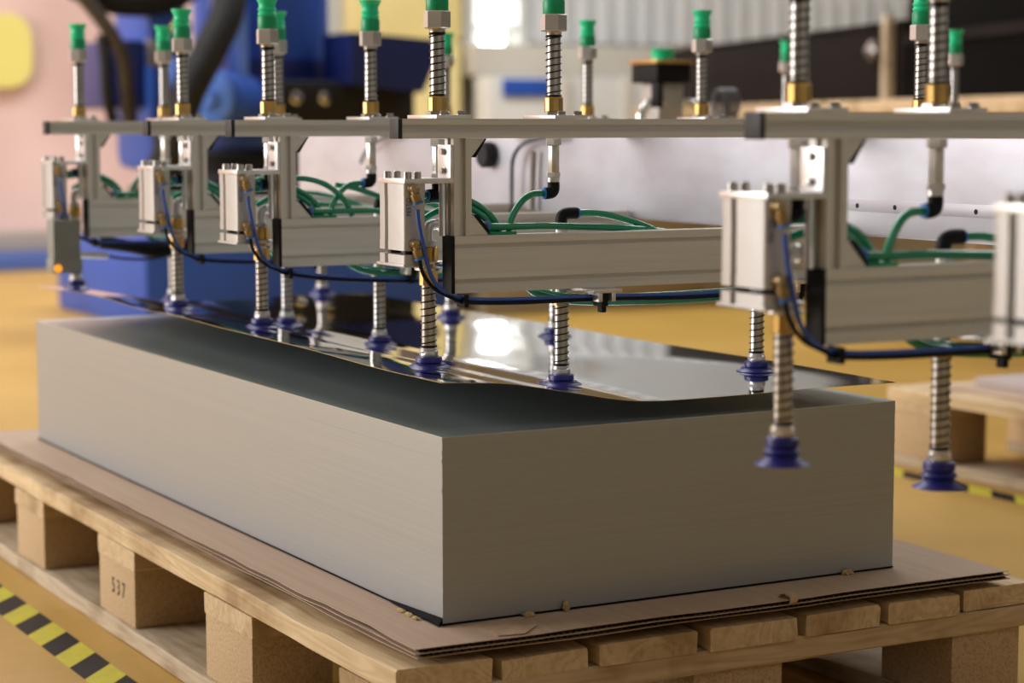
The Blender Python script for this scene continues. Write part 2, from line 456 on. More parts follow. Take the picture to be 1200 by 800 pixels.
# ================================================================== BEIGE BENCH AND WOODEN TABLE IN THE BACKGROUND
bn = empty('storage_bench', (4.4, 5.2, 0), 'long low beige storage bench standing on the yellow floor behind the gripper', 'bench')
def bo(*a, bev=0.006): return MB((4.4, 5.2, 0)).box(*a, bev)
bo(2.66, 6.4, 4.9, 5.5, 0.0, 0.62).build('body', M_['beige'], bn)
bo(2.62, 6.44, 4.86, 5.54, 0.62, 0.68).build('worktop', M_['beige_l'], bn)
for k in range(4):
    bo(2.72+k*0.93, 3.58+k*0.93, 4.885, 4.9, 0.06, 0.58).build('door', M_['beige'], bn)
ang = math.atan2(6.23-3.41, 4.34-3.45)
O = Vector((4.34, 6.23, 0))
tb = empty('wooden_table', O, 'wooden table behind the gripper carrying the dark panels', 'table', None, ang+PI)
# local x runs towards the camera's right
def tl(*a, bev=0.0): return MB().box(*a, bev)
tl(-0.3, 4.6, -0.10, 0.75, 0.735, 0.785, bev=0.004).build('table_top', M_['wood_x'], tb)
for xx in (-0.35, 2.0, 4.45):
    for yy in (0.05, 0.65):
        tl(xx-0.03, xx+0.03, yy-0.03, yy+0.03, 0, 0.735).build('leg', M_['wood_x'], tb)
bp_ = empty('dark_brown_crate', tuple(O)[:2]+(0.785,), 'long dark brown crate on the wooden table, left of the pale post', 'crate', None, ang+PI)
tl(0.0, 2.85, 0.0, 0.6, 0.0, 0.25, bev=0.004).build('side_panel', M_['brown'], bp_)
tl(-0.01, 2.86, -0.01, 0.61, 0.25, 0.262).build('lid', M_['brown'], bp_)
wp = tl(2.755, 2.80, -0.045, -0.012, 0, 0.28, bev=0.003).build('pale_wooden_post', M_['wood_old']); wp.location = tuple(O)[:2]+(0.785,); wp.rotation_euler = (0, 0, ang+PI)
tag(wp, 'pale upright wooden post on the table between the dark panels', 'post')
bb = empty('black_crate', tuple(O)[:2]+(0.785,), 'tall black crate at the right end of the wooden table', 'crate', None, ang+PI)
tl(2.88, 4.5, 0.0, 0.6, 0.0, 0.62, bev=0.004).build('side_panel', M_['blackbox'], bb)
tl(2.87, 4.51, -0.012, 0.61, 0.18, 0.215).build('rail', M_['brown'], bb)
wh = MB().lathe([(0.01, 0), (0.035, 0.01), (0.035, 0.02), (0.008, 0.04)], (0, 0, 0), (0, 0, 1), 18).build('round_knob', M_['steel'])
wh.parent = bp_; wh.location = (2.6, -0.001, 0.17); wh.rotation_euler = (R(90), 0, 0)
wh.name = 'knob'

# ================================================================== ROBOT
rb = empty('robot', (1.95, 5.4, 0), 'large blue industrial robot with black hoses behind the gripper', 'robot')
def ro(): return MB((1.95, 5.4, 0))
o = ro().box(1.36, 2.55, 4.95, 6.0, 0, 0.285, 0.02).build('base_plinth', M_['robot'], rb)
ro().box(1.62, 2.30, 5.0, 5.9, 0.285, 0.42, 0.03).build('foot', M_['robot_navy'], rb)
ro().lathe([(0.33, 0.42), (0.33, 0.50), (0.29, 0.53), (0.29, 0.60), (0.25, 0.62)], (1.95, 5.4, 0), n=32).build('turntable', M_['rubber'], rb)
ro().lathe([(0.235, 0.62), (0.25, 0.66), (0.25, 1.35), (0.22, 1.50), (0.14, 1.55)], (1.96, 5.35, 0), n=36).build('column', M_['robot'], rb)
ro().lathe([(0.262, 0.88), (0.262, 0.94)], (1.96, 5.35, 0), n=36).build('collar', M_['robot_navy'], rb)
mt = ro().cyl((1.50, 4.70, 0.79), (1.75, 5.05, 0.78), 0.108, 28, ch=0.015).build('motor', M_['robot'], rb)
ro().cyl((1.488, 4.683, 0.79), (1.50, 4.70, 0.79), 0.094, 28, ch=0.004).build('motor_cover', M_['robot_light'], mt)
ro().cyl((1.478, 4.669, 0.79), (1.488, 4.683, 0.79), 0.035, 18, ch=0.003).build('motor_boss', M_['robot_light'], mt)
ro().box(1.235, 1.36, 4.9, 5.3, 0.76, 0.99, 0.02).build('lower_arm_plate', M_['robot_navy'], rb)
ro().box(1.355, 1.50, 4.86, 5.25, 0.55, 1.6, 0.05).build('lower_arm', M_['robot'], rb)
ro().cyl((1.47, 4.80, 0.88), (1.47, 4.88, 0.88), 0.06, 24, ch=0.01).build('joint_cover', M_['robot_light'], rb)
ro().box(1.66, 1.72, 4.86, 5.1, 0.85, 1.6, 0.02).build('cable_tray', M_['robot_light'], rb)
ro().prism([(2.10, 1.03), (2.44, 1.01), (2.46, 0.99), (2.38, 0.82), (2.10, 0.85)], 'y', 4.85, 5.1).build('bracket', M_['robot_navy'], rb)
ro().box(1.88, 2.40, 4.95, 5.2, 0.70, 0.86, 0.02).build('gearbox', M_['rubber'], rb)
for xx in (1.925, 2.035):
    ro().lathe([(0.022, 0), (0.022, 0.012), (0.012, 0.02)], (xx, 4.95, 0.80), (0, -1, 0), 14).build('glint_cap', M_['chrome'], rb)  # chrome caps added to give the bright specular dots
ro().tube([(1.64, 4.72, 1.75), (1.62, 4.72, 1.35), (1.555, 4.62, 1.10), (1.47, 4.58, 0.95), (1.385, 4.57, 0.80), (1.35, 4.62, 0.64), (1.32, 4.70, 0.52)], 0.056, 14, 8).build('thick_hose', M_['rubber'], rb)
ro().tube([(1.05, 4.85, 1.20), (1.20, 4.85, 1.13), (1.35, 4.86, 1.12), (1.48, 4.88, 1.16), (1.62, 4.9, 1.25)], 0.055, 12, 8).build('hose', M_['rubber'], rb)
ro().tube([(1.10, 4.80, 1.14), (1.19, 4.78, 1.02), (1.24, 4.78, 0.92), (1.26, 4.80, 0.80), (1.28, 4.84, 0.70)], 0.026, 10, 8).build('hose', M_['brown_hose'], rb)
ro().tube([(1.17, 4.78, 1.0), (1.18, 4.78, 0.90), (1.19, 4.80, 0.80), (1.22, 4.84, 0.72)], 0.02, 10, 8).build('hose', M_['rubber'], rb)
g_ = ro()
for k in range(9):
    g_.lathe([(0.075, 0), (0.085, 0.012), (0.075, 0.024)], (1.40, 4.72, 0.44+k*0.026), (0, 0, 1), 18)
g_.build('bellows', M_['rubber'], rb)
ro().box(1.30, 1.62, 4.75, 4.95, 0.42, 0.50, 0.02).build('connector_box', M_['rubber'], rb)
ro().box(1.35, 1.40, 4.84, 4.88, 0.90, 0.99, 0.006).build('connector', M_['steel'], rb)
ro().lathe([(0.03, 0), (0.036, 0.02), (0.02, 0.04)], (1.46, 4.84, 1.03), (0, -1, 0), 14).build('brass_connector', M_['brass'], rb)

# ================================================================== PALLETS
def plank(x0, x1, y0, y1, z0, z1, axis, off, amp=0.0012, seg=14, chip=True):
    """a board with slightly uneven, softened edges"""
    mb = MB(off)
    a0, a1 = (y0, y1) if axis == 'y' else (x0, x1)
    c0, c1 = (x0, x1) if axis == 'y' else (y0, y1)
    b = 0.002
    ring = [(c0+b, z0), (c1-b, z0), (c1, z0+b), (c1, z1-b), (c1-b, z1), (c0+b, z1), (c0, z1-b), (c0, z0+b)]
    vs = []; fs = []
    sd = random.random()*50
    for i in range(seg+1):
        t = a0+(a1-a0)*i/seg
        for j, (c, z) in enumerate(ring):
            nx = noise.noise(Vector((t*9+sd, j*3.1, sd)))*amp
            nz = noise.noise(Vector((t*7+sd, j*2.3+9, sd)))*amp
            if j in (3, 4, 6, 5) and noise.noise(Vector((t*5+sd, j//5*4.0, 3))) > 0.35:
                nz -= amp*1.4
            vs.append((c+nx, t, z+nz) if axis == 'y' else (t, c+nx, z+nz))
    n = 8
    for i in range(seg):
        for j in range(n):
            fs.append([i*n+j, i*n+(j+1) % n, (i+1)*n+(j+1) % n, (i+1)*n+j])
    fs.append(list(range(n))); fs.append([seg*n+j for j in range(n)])
    return mb.add(vs, fs)

pal = empty('pallet', (0.336, 0.83, 0), 'light pine pallet stamped 537 carrying the stack of metal sheets', 'pallet')
PO = (0.336, 0.83, 0)
Y0, Y1 = -0.068, 1.74
# deck boards
deck = [(-0.089, 0.022), (0.034, 0.139), (0.151, 0.276), (0.291, 0.408), (0.421, 0.525), (0.538, 0.643), (0.655, 0.765)]
for i, (a, b) in enumerate(deck):
    j = random.uniform(-0.004, 0.004)
    plank(a, b, Y0+j, Y1+j, 0.130, 0.156 + (0 if i in (0, 6) else random.uniform(-0.002, 0.0005)), 'y', PO, amp=0.0022, seg=40).build('deck_board', M_['wood_y'], pal)
rows = [(-0.066, 0.070), (0.318, 0.478), (0.745, 0.905), (1.175, 1.335), (1.59, 1.735)]
cols = [(-0.089, 0.015), (0.275, 0.395), (0.640, 0.745)]
for (a, b) in rows:
    plank(-0.090, 0.758, a-0.002, b-0.004, 0.104, 0.130, 'x', PO, amp=0.0018, seg=20).build('stringer_board', M_['wood_x'], pal)
stamp_parent = None
for ri, (a, b) in enumerate(rows):
    for ci, (c, d) in enumerate(cols):
        w = 0.004
        o = MB(PO).box(c+0.001, d, a+0.004, b-0.002-w*(ri == 3), 0.024, 0.104, 0.0018).build('block', M_['block'], pal)
        if ri == 2 and ci == 0: stamp_parent = o
for (c, d) in cols:
    plank(c-0.006, d+0.006, Y0+0.003, Y1-0.004, 0.0, 0.024, 'y', PO, amp=0.0025, seg=40).build('bottom_board', M_['wood_old'], pal)
# 537 stamp on the outer face (facing -x): text reads towards -y
mw = Matrix.Translation(Vector((-0.0884, 0.818, 0.066))-Vector(PO)) @ Matrix(((0, 0, -1, 0), (-1, 0, 0, 0), (0, 1, 0, 0), (0, 0, 0, 1)))
st = text_mesh('5 3 7', 0.031, M_['stamp'], 'stamp', stamp_parent, mw, 0.0002, 0.92)
tag(st, 'black stamped number 537')

# second pallet with a low stack at the right
p2 = empty('pallet', (2.19, 0.88, 0), 'blurred second pallet standing on the floor to the right behind the gripper', 'pallet')
P2 = (2.19, 0.88, 0)
for k in range(6):
    a = 1.79+k*0.137
    plank(a, a+0.12, 0.28, 1.482, 0.138, 0.160, 'y', P2, seg=10).build('deck_board', M_['wood_y'], p2)
for (a, b) in ((0.28, 0.43), (0.78, 0.93+0.0), (1.30, 1.48)):
    plank(1.79, 2.59, a, b, 0.116, 0.138, 'x', P2, seg=8).build('stringer_board', M_['wood_x'], p2)
    for c in (1.792, 2.12, 2.48):
        MB(P2).box(c, c+0.11, a+0.002, b-0.002, 0.022, 0.116, 0.002).build('block', M_['block'], p2)
for c in (1.79, 2.12, 2.48):
    plank(c, c+0.11, 0.28, 1.482, 0.0, 0.022, 'y', P2, seg=8).build('bottom_board', M_['wood_old'], p2)
M_['lilac'] = mat('pale_wrapped_sheet', (0.50, 0.43, 0.41), 0.5, 0.1, scale=(3, 3, 3), var=0.05)
ps = empty('sheet_pack', (2.24, 0.85, 0.16), 'low pinkish-grey pack of sheets lying on the second pallet', 'pack')
MB((2.24, 0.85, 0.16)).box(1.87, 2.58, 0.36, 1.40, 0.160, 0.166, 0.001).build('backing_board', M_['card'], ps)
MB((2.24, 0.85, 0.16)).box(1.92, 2.55, 0.40, 1.36, 0.166, 0.185, 0.002).build('pack', M_['lilac'], ps)

# hazard tapes
def tape(name, x0, x1, ya, yb, phase, label, slant=0.061, per=0.0655, parent_label=None):
    root = empty(name, ((x0+x1)/2, (ya+yb)/2, 0), label, 'tape')
    off = ((x0+x1)/2, (ya+yb)/2, 0)
    k = 0; y = ya
    while y < yb:
        mb = MB(off)
        zt = 0.0006
        vs = [(x0, y-slant, 0), (x1, y, 0), (x1, y+per, 0), (x0, y+per-slant, 0)]
        mb.add(vs+[(a, b, zt) for a, b, c in vs], [(3,2,1,0),(4,5,6,7),(0,1,5,4),(1,2,6,5),(2,3,7,6),(3,0,4,7)])
        mb.build('yellow_stripe' if (k+phase) % 2 else 'black_stripe', M_['tape_y' if (k+phase) % 2 else 'tape_k'], root)
        y += per; k += 1
    return root
# black from 1.069 to 1.125 on the inner edge
tape('hazard_tape', -0.200, -0.147, 1.069-0.0655*16, 1.069+0.0655*8, 1+1, 'black and yellow hazard tape on the floor along the front pallet')
tape('hazard_tape', 1.70, 1.752, 0.2, 1.55, 1, 'black and yellow hazard tape in front of the second pallet')
tape('hazard_tape', 2.66, 2.712, 0.2, 2.2, 1, 'black and yellow hazard tape on the floor behind the second pallet')

# ================================================================== CARDBOARD
def cwave(x, y):
    return 0.0012*math.sin(x*9+y*3)+0.0010*math.sin(y*7.5+1.0)
CZ = 0.0
def card_layer(x0, x1, y0, y1, z, name, parent, seed, th=0.0008, mm='card', core=True):
    nx, ny = 40, 60
    def edge(t, s): return noise.noise(Vector((t*12, s*7.7, seed)))*0.0035
    def zf(x, y):
        d = min(x-x0, x1-x, y-y0, y1-y)
        e = max(0, 1-d/0.06)
        return z + e*(0.0007*math.sin(x*21+seed)+0.0007*math.sin(y*17+seed*2))*0.8
    def grid(z0, z1, nm, m):
        vs = []; fs = []
        for k, zz in ((0, z0), (1, z1)):
            for j in range(ny+1):
                for i in range(nx+1):
                    x = x0+(x1-x0)*i/nx; y = y0+(y1-y0)*j/ny
                    zv = zf(x, y)+zz
                    if i == 0: x += edge(y, 1)
                    if i == nx: x += edge(y, 2)
                    if j == 0: y += edge(x, 3)
                    if j == ny: y += edge(x, 4)
                    vs.append((x, y, zv))
        W = nx+1; N = W*(ny+1)
        for j in range(ny):
            for i in range(nx):
                a = j*W+i
                fs.append([a+N, a+1+N, a+1+W+N, a+W+N]); fs.append([a+W, a+1+W, a+1, a])
        for i in range(nx):
            fs.append([i, i+1, i+1+N, i+N]); a = ny*W+i; fs.append([a+1, a, a+N, a+1+N])
        for j in range(ny):
            a = j*W; fs.append([a+W, a, a+N, a+W+N]); a = j*W+nx; fs.append([a, a+W, a+W+N, a+N])
        return MB(cdo).add(vs, fs, True).build(nm, m, parent)
    T = 0.0058
    grid(0, th, name+'_lower_liner' if False else 'liner', M_['card'])
    grid(T-th, T, 'liner', M_['card'])
    # fluting
    vs = []; fs = []
    n = int((x1-x0-0.006)/0.0015)
    for i in range(n+1):
        x = x0+0.003+(x1-x0-0.006)*i/n
        s = 0.5+0.5*math.sin(x/0.0075*2*PI)
        for y in (y0+0.0025, (y0+y1)/2, y1-0.0025):
            h = zf(x, y)+th+(T-2*th)*s
            vs.append((x, y, h))
    for i in range(n):
        for k in range(2):
            a = i*3+k; fs.append([a, a+3, a+4, a+1])
    o = MB(cdo).add(vs, fs, True).build('fluting', M_['card_core'], parent)
    o['kind'] = 'stuff'
cdo = (0.32, 0.75, 0.156)
cd = empty('cardboard_sheet', cdo, 'brown corrugated cardboard sheet directly under the metal stack', 'cardboard')
card_layer(-0.069, 0.713, -0.074, 1.62, 0.1714, 'upper', cd, 3.1)
cd2 = empty('cardboard_sheet', cdo, 'lower brown corrugated cardboard sheet lying on the pallet deck', 'cardboard')
card_layer(-0.064, 0.722, -0.069, 1.60, 0.1650, 'lower', cd2, 8.4)
cd3 = empty('cardboard_sheet', cdo, 'lowest cardboard layer pressed flat on the boards of the front pallet', 'cardboard')
card_layer(-0.045, 0.690, -0.035, 1.57, 0.1575, 'lowest', cd3, 5.4)

# ================================================================== STACK OF SHEETS
SW, SL, Z0, Z1 = 0.6, 1.505, 0.178, 0.378
stk = empty('metal_sheet_stack', (SW/2, SL/2, Z0), 'tall rectangular stack of thin metal sheets on cardboard on the front pallet', 'stack')
so = (SW/2, SL/2, Z0)
mb = MB(so)
nl = 44
z = Z0+0.0016
for i in range(nl):
    h = (Z1-0.0008-Z0-0.0016)/nl
    j1, j2 = (random.uniform(0, 0.00018) for _ in range(2))
    if i in (31, 38, 40): j1 -= 0.0004; j2 += 0.0001
    mb.box(j1, SW-j2, j2, SL-j1, z, z+h)
    z += h
o = mb.build('sheet_layers', M_['stack'], stk); o['kind'] = 'stuff'
tag(o, 'cut edges of the stacked sheets, seen as fine horizontal lines')
MB(so).box(0, SW, 0, SL, Z1-0.0008, Z1).build('top_sheet', M_['stack_top'], stk)
MB(so).box(-0.001, SW+0.0005, -0.001, SL+0.001, Z0, Z0+0.0016).build('bottom_sheet', M_['film'], stk)
# black film peeping out at the near corner
mb = MB(); vs = []
n = 14
for i in range(n+1):
    t = i/n
    y = 0.0+0.13*t
    w = 0.006*(1-t)**0.7+0.0012
    vs += [(-0.0005, y, Z0+0.006*(1-t)+0.002), (-w, y-0.004*(1-t), Z0+0.0008+0.003*math.sin(t*9)*(1-t)), (-w, y-0.004*(1-t), Z0+0.0002), (-0.0005, y, Z0+0.0002)]
fs = []
for i in range(n):
    for k in range(4):
        fs.append([i*4+k, i*4+(k+1) % 4, (i+1)*4+(k+1) % 4, (i+1)*4+k])
fs += [[0, 1, 2, 3], [n*4+3, n*4+2, n*4+1, n*4]]
tag(mb.add(vs, fs, True).build('plastic_film', M_['film']), 'crumpled black film sticking out under the near corner of the stack', 'film')
# crumbs
def crumb(x, y, sx, sy, sz, label, seed):
    bm = bmesh.new(); bmesh.ops.create_icosphere(bm, subdivisions=3, radius=1)
    mb = MB((x, y, Z0-0.001))
    bm.verts.index_update()
    vs = []
    for v in bm.verts:
        d = 1+0.45*noise.noise(v.co*2.3+Vector((seed, 0, 0)))
        c = v.co*d
        vs.append((x+c.x*sx, y+c.y*sy, Z0-0.001+sz*0.8+c.z*sz))
    fs = [[v.index for v in q.verts] for q in bm.faces]; bm.free()
    co_ = mb.add(vs, fs, True).build('foam_crumb', M_['crumb']); co_.location = (x, y, Z0-0.001)
    tag(co_, label, 'crumb', 'crumbs along the foot of the stack')
crumb(-0.012, 0.040, 0.003, 0.006, 0.0022, 'yellowish foam crumb nearest the stack corner on its left side', 1)
crumb(-0.011, 0.058, 0.0028, 0.008, 0.0022, 'small yellowish foam crumb in the middle of the left crumbs', 2)
crumb(-0.010, 0.080, 0.0028, 0.009, 0.0020, 'flat yellowish foam crumb furthest left along the stack foot', 3)
crumb(0.100, -0.006, 0.007, 0.004, 0.003, 'yellowish crumb on the cardboard at the right face near the corner', 4)
crumb(0.148, -0.004, 0.004, 0.003, 0.006, 'upright yellowish crumb leaning on the right face of the stack', 5)
crumb(0.53, -0.004, 0.008, 0.004, 0.0035, 'yellowish crumb at the far right end of the stack foot', 6)
# torn paper flakes on the cardboard edge
mb = MB(); vs = []; fs = []
for i in range(13):
    t = i/12
    a = -0.6+t*4.0
    px = 0.392+0.002*math.sin(t*5); 
    vs += [(px, -0.062-0.010*math.cos(a)-0.006, 0.1755+0.007*math.sin(a)), (px+0.013, -0.060-0.010*math.cos(a)-0.005, 0.1755+0.0075*math.sin(a))]
for i in range(12): fs.append([i*2, i*2+1, i*2+3, i*2+2])
cu = mb.add(vs, fs, True).build('paper_curl', M_['paper']); md = cu.modifiers.new('solid', 'SOLIDIFY'); md.thickness = 0.0008
tag(cu, 'curled strip of torn brown paper on the cardboard front edge', 'paper')
pp = MB().add([(0.02, -0.014, 0.1772), (0.055, -0.012, 0.1772), (0.100, -0.014, 0.1772), (0.088, -0.045, 0.1772), (0.060, -0.070, 0.1772), (0.030, -0.066, 0.1772), (0.036, -0.040, 0.1772)], [[0, 1, 2, 3, 4, 5, 6][::-1]]).build('torn_paper', M_['paper'])
md = pp.modifiers.new('solid', 'SOLIDIFY'); md.thickness = 0.0005; md.offset = 1
tag(pp, 'pale torn paper patch on the cardboard by the near stack corner', 'paper')

# ================================================================== LIFTED SHEET
LX = [(0, .0578), (.042, .0550), (.067, .0535), (.095, .0495), (.125, .0432), (.167, .0352), (.211, .0262), (.240, .0225), (.277, .0208), (.36, .0212), (.48, .0228), (.6, .0222)]
def lerp(tab, x):
    if x <= tab[0][0]: return tab[0][1]
    for (a, p), (b, q) in zip(tab, tab[1:]):
        if x <= b:
            t = (x-a)/(b-a); return p+(q-p)*t
    return tab[-1][1]
def lx(x):
    return (lerp(LX, x-0.02)+2*lerp(LX, x)+lerp(LX, x+0.02)+lerp(LX, x-0.01)+lerp(LX, x+0.01))/6
LY = [(0, 0), (.16, -.001), (.35, .003), (.66, .004), (.83, .007), (.95, .003), (1.2, .010), (1.35, .005), (1.505, -.001)]
def ly(y): return sum(lerp(LY, y+d) for d in (-.05, -.025, 0, .025, .05))/5
def lift(x, y):
    e = max(0, 1-x/0.25)
    w = 0.0007*math.sin(y*10.0+x*4)*math.sin(x*7+0.8) + 0.0002*math.sin(x*14+y*4)
    return lx(x) + ly(y)*e*0.9 + w*min(1, x/0.15)
nx, ny = 70, 150
vs = []; fs = []
for k in (0, 1):
    for j in range(ny+1):
        for i in range(nx+1):
            x = SW*i/nx; y = SL*j/ny
            vs.append((x, y, Z1+lift(x, y)-0.0005*k))
W = nx+1; N = W*(ny+1)
for j in range(ny):
    for i in range(nx):
        a = j*W+i
        fs.append([a, a+1, a+1+W, a+W]); fs.append([a+W+N, a+1+W+N, a+1+N, a+N])
for i in range(nx):
    fs.append([i+N, i+1+N, i+1, i]); a = ny*W+i; fs.append([a, a+1, a+1+N, a+N])
for j in range(ny):
    a = j*W; fs.append([a, a+W, a+W+N, a+N]); a = j*W+nx; fs.append([a+N, a+W+N, a+W, a])
sh = MB((SW/2, SL/2, Z1)).add(vs, fs, True).build('metal_sheet', M_['sheet'])
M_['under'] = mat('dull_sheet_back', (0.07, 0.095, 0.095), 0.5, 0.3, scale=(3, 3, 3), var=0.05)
sh.data.materials.append(M_['under'])
for i_, q_ in enumerate(sh.data.polygons):
    if i_ < 2*nx*ny and i_ % 2 == 1: q_.material_index = 1; sh.location = (SW/2, SL/2, Z1)
tag(sh, 'thin mirror-like metal sheet bent and lifted off the stack by blue suction cups', 'sheet')

# ================================================================== GRIPPER
def profile_poly(w, h, gw=0.007, gd=0.004, grooves=(0.0,)):
    """cross-section (y,z) of a slotted aluminium profile centred on the origin; grooves = z of side grooves"""
    y = w/2; z = h/2
    pts = [(-y, -z), (-gw/2, -z), (-gw/2, -z+gd), (gw/2, -z+gd), (gw/2, -z), (y, -z)]
    for g in grooves: pts += [(y, g-gw/2), (y-gd, g-gw/2), (y-gd, g+gw/2), (y, g+gw/2)]
    pts += [(y, z), (gw/2, z), (gw/2, z-gd), (-gw/2, z-gd), (-gw/2, z), (-y, z)]
    for g in reversed(grooves): pts += [(-y, g+gw/2), (-y+gd, g+gw/2), (-y+gd, g-gw/2), (-y, g-gw/2)]
    return pts

ZB = 0.44        # the arm's own origin height
AO = (0, 0, ZB)
def A(): return MB(AO)
protos = {}
def part(key, name, m, parent, fn):
    """build a part once, afterwards share its mesh"""
    if key in protos:
        o = bpy.data.objects.new(name, protos[key]); col.objects.link(o); o.parent = parent
        return o
    mb = A(); fn(mb)
    o = mb.build(name, m, parent)
    protos[key] = o.data
    return o

def hexa(mb, x, y, z0, z1, rr, rot=0.0, ch=0.001):
    mb.lathe([(rr-ch, z0), (rr, z0+ch), (rr, z1-ch), (rr-ch, z1)], (x, y, 0), n=6, smooth=False, rot=rot)

def cup_profile(zc, relaxed=False):
    if relaxed:
        return [(0.0105, zc+0.024), (0.0140, zc+0.0225), (0.0145, zc+0.0165), (0.0128, zc+0.0145), (0.0165, zc+0.011), (0.0135, zc+0.0075), (0.0155, zc+0.005), (0.0235, zc+0.0005), (0.0240, zc), (0.0225, zc), (0.014, zc+0.003)]
    return [(0.0105, zc+0.0125), (0.0142, zc+0.0118), (0.0150, zc+0.0105), (0.0150, zc+0.0062), (0.0135, zc+0.0052), (0.0135, zc+0.0048), (0.0190, zc+0.0042), (0.0195, zc+0.003), (0.0222, zc+0.0018), (0.0245, zc+0.0004), (0.0245, zc), (0.016, zc)]

def low_plunger(arm, tagk, x, y, ztop, zc, relaxed, brass_len=0.013, mini=False):
    """hanging spring plunger: rod, spring, nuts and blue suction cup; cup rim at zc"""
    hc = 0.024 if relaxed else 0.0125
    k = (tagk, round(x, 4), round(ztop, 4), round(zc, 4))
    rod = part(k+('rod',), 'spring_plunger', M_['steel'], arm, lambda b: b.cyl((x, y, zc+hc), (x, y, ztop+0.004), 0.0079, 20))
    turns = max(5, int((ztop-zc-hc-0.012)/0.0072))
    part(k+('spr',), 'spring', M_['spring'], rod, lambda b: b.helix((x, y, zc+hc+0.0105), ztop, 0.0088, 0.0008, turns).helix((x, y, zc+hc+0.0095), zc+hc+0.012, 0.0088, 0.0008, 2))
    def ft(b):
        b.lathe([(0.0088, zc+hc+0.0065), (0.0096, zc+hc+0.0075), (0.0096, zc+hc+0.0092), (0.0086, zc+hc+0.010)], (x, y, 0), n=20)
        b.lathe([(0.0100, zc+hc-0.001), (0.0108, zc+hc), (0.0108, zc+hc+0.006), (0.0098, zc+hc+0.0068)], (x, y, 0), n=8, smooth=False, rot=0.2)
    part(k+('fit',), 'hex_fitting', M_['silver'], rod, ft)
    part(k+('cup',), 'suction_cup', M_['blue_cup'], rod, lambda b: b.lathe(cup_profile(zc, relaxed), (x, y, 0), n=32))
    if not mini:
        part(k+('br',), 'brass_bush', M_['brass'], rod, lambda b: b.lathe([(0.0100, ztop), (0.0106, ztop+0.0008), (0.0106, ztop+brass_len), (0.0098, ztop+brass_len+0.0006)], (x, y, 0), n=12, smooth=False))
    return rod

def up_plunger(arm, x, y):
    key = ('up', x)
    rod = part(key+('rod',), 'upper_plunger', M_['steel'], arm, lambda b: b.cyl((x, y, 0.700), (x, y, 0.812), 0.0079, 20))
    part(key+('spr',), 'spring', M_['spring'], rod, lambda b: b.helix((x, y, 0.7345), 0.8035, 0.0088, 0.0008, 9).helix((x, y, 0.7330), 0.7360, 0.0088, 0.0008, 2).helix((x, y, 0.8015), 0.8040, 0.0088, 0.0008, 2))
    part(key+('col',), 'collar', M_['steel'], rod, lambda b: b.lathe([(0.0080, 0.804), (0.0090, 0.8045), (0.0090, 0.807), (0.0100, 0.8085)], (x, y, 0), n=20))
    part(key+('hex',), 'hex_fitting', M_['silver'], rod, lambda b: hexa(b, x, y, 0.8085, 0.828, 0.0152, 0.35, 0.0012))
    part(key+('gb',), 'cup_base', M_['green_base'], rod, lambda b: b.lathe([(0.0122, 0.828), (0.0127, 0.829), (0.0127, 0.843), (0.0118, 0.8445)], (x, y, 0), n=28))
    def gc(b):
        b.lathe([(0.0112, 0.8445), (0.0126, 0.8475), (0.0110, 0.8505), (0.0126, 0.8535), (0.0108, 0.8565), (0.0112, 0.861), (0.0140, 0.8665), (0.0152, 0.8695), (0.0146, 0.870), (0.0120, 0.866), (0.0045, 0.858)], (x, y, 0), n=28)
    part(key+('gc',), 'green_suction_cup', M_['green_cup'], rod, gc)
    part(key+('br',), 'brass_bush', M_['brass'], rod, lambda b: b.lathe([(0.0100, 0.7170), (0.0108, 0.718), (0.0108, 0.7325), (0.0098, 0.734)], (x, y, 0), n=12, smooth=False))
    part(key+('nut',), 'lock_nut', M_['steel'], rod, lambda b: hexa(b, x, y, 0.7132, 0.7170, 0.0135, 0.5, 0.0006))
    # plate and bolts
    pl = part(key+('pl',), 'mounting_plate', M_['plate'], arm, lambda b: b.box(x-0.022, x+0.021, -0.0112, 0.062, 0.7092, 0.7132, 0.0004))
    for bx in (x-0.0075, x+0.0140):
        def bl(b):
            b.lathe([(0.0060, 0.7132), (0.0060, 0.7140)], (bx, -0.001, 0), n=16)
            hexa(b, bx, -0.001, 0.7140, 0.7180, 0.0048, 0.3, 0.0005)
        part(key+('bolt', bx), 'bolt', M_['steel'], pl, bl)
    # fitting below the beam with the black elbow
    def lowf(b):
        b.cyl((x, y, 0.6885), (x, y, 0.7092), 0.0070, 16)
        hexa(b, x, y, 0.6790, 0.6868, 0.0096, 0.1, 0.0006)
        b.lathe([(0.0062, 0.6480), (0.0068, 0.6490), (0.0068, 0.6780), (0.0062, 0.679)], (x, y, 0), n=8, smooth=False)
        hexa(b, x, y, 0.6420, 0.6480, 0.0086, 0.1, 0.0006)
        b.cyl((x, y, 0.637), (x, y, 0.642), 0.0074, 16)
    part(key+('lf',), 'rod_end', M_['silver'], rod, lowf)
    def elb(b):
        b.tube([(x, y, 0.6370), (x, y, 0.6290), (x-0.0030, y-0.0005, 0.6250), (x-0.0120, y-0.001, 0.6240)], 0.0070, 14, 6)
    e = part(key+('el',), 'elbow_fitting', M_['black'], rod, elb)
    part(key+('cl',), 'release_collar', M_['blue_collar'], rod, lambda b: b.cyl((x-0.0125, y-0.001, 0.6240), (x-0.0150, y-0.001, 0.6240), 0.0066, 16, ch=0.0005))
    return rod

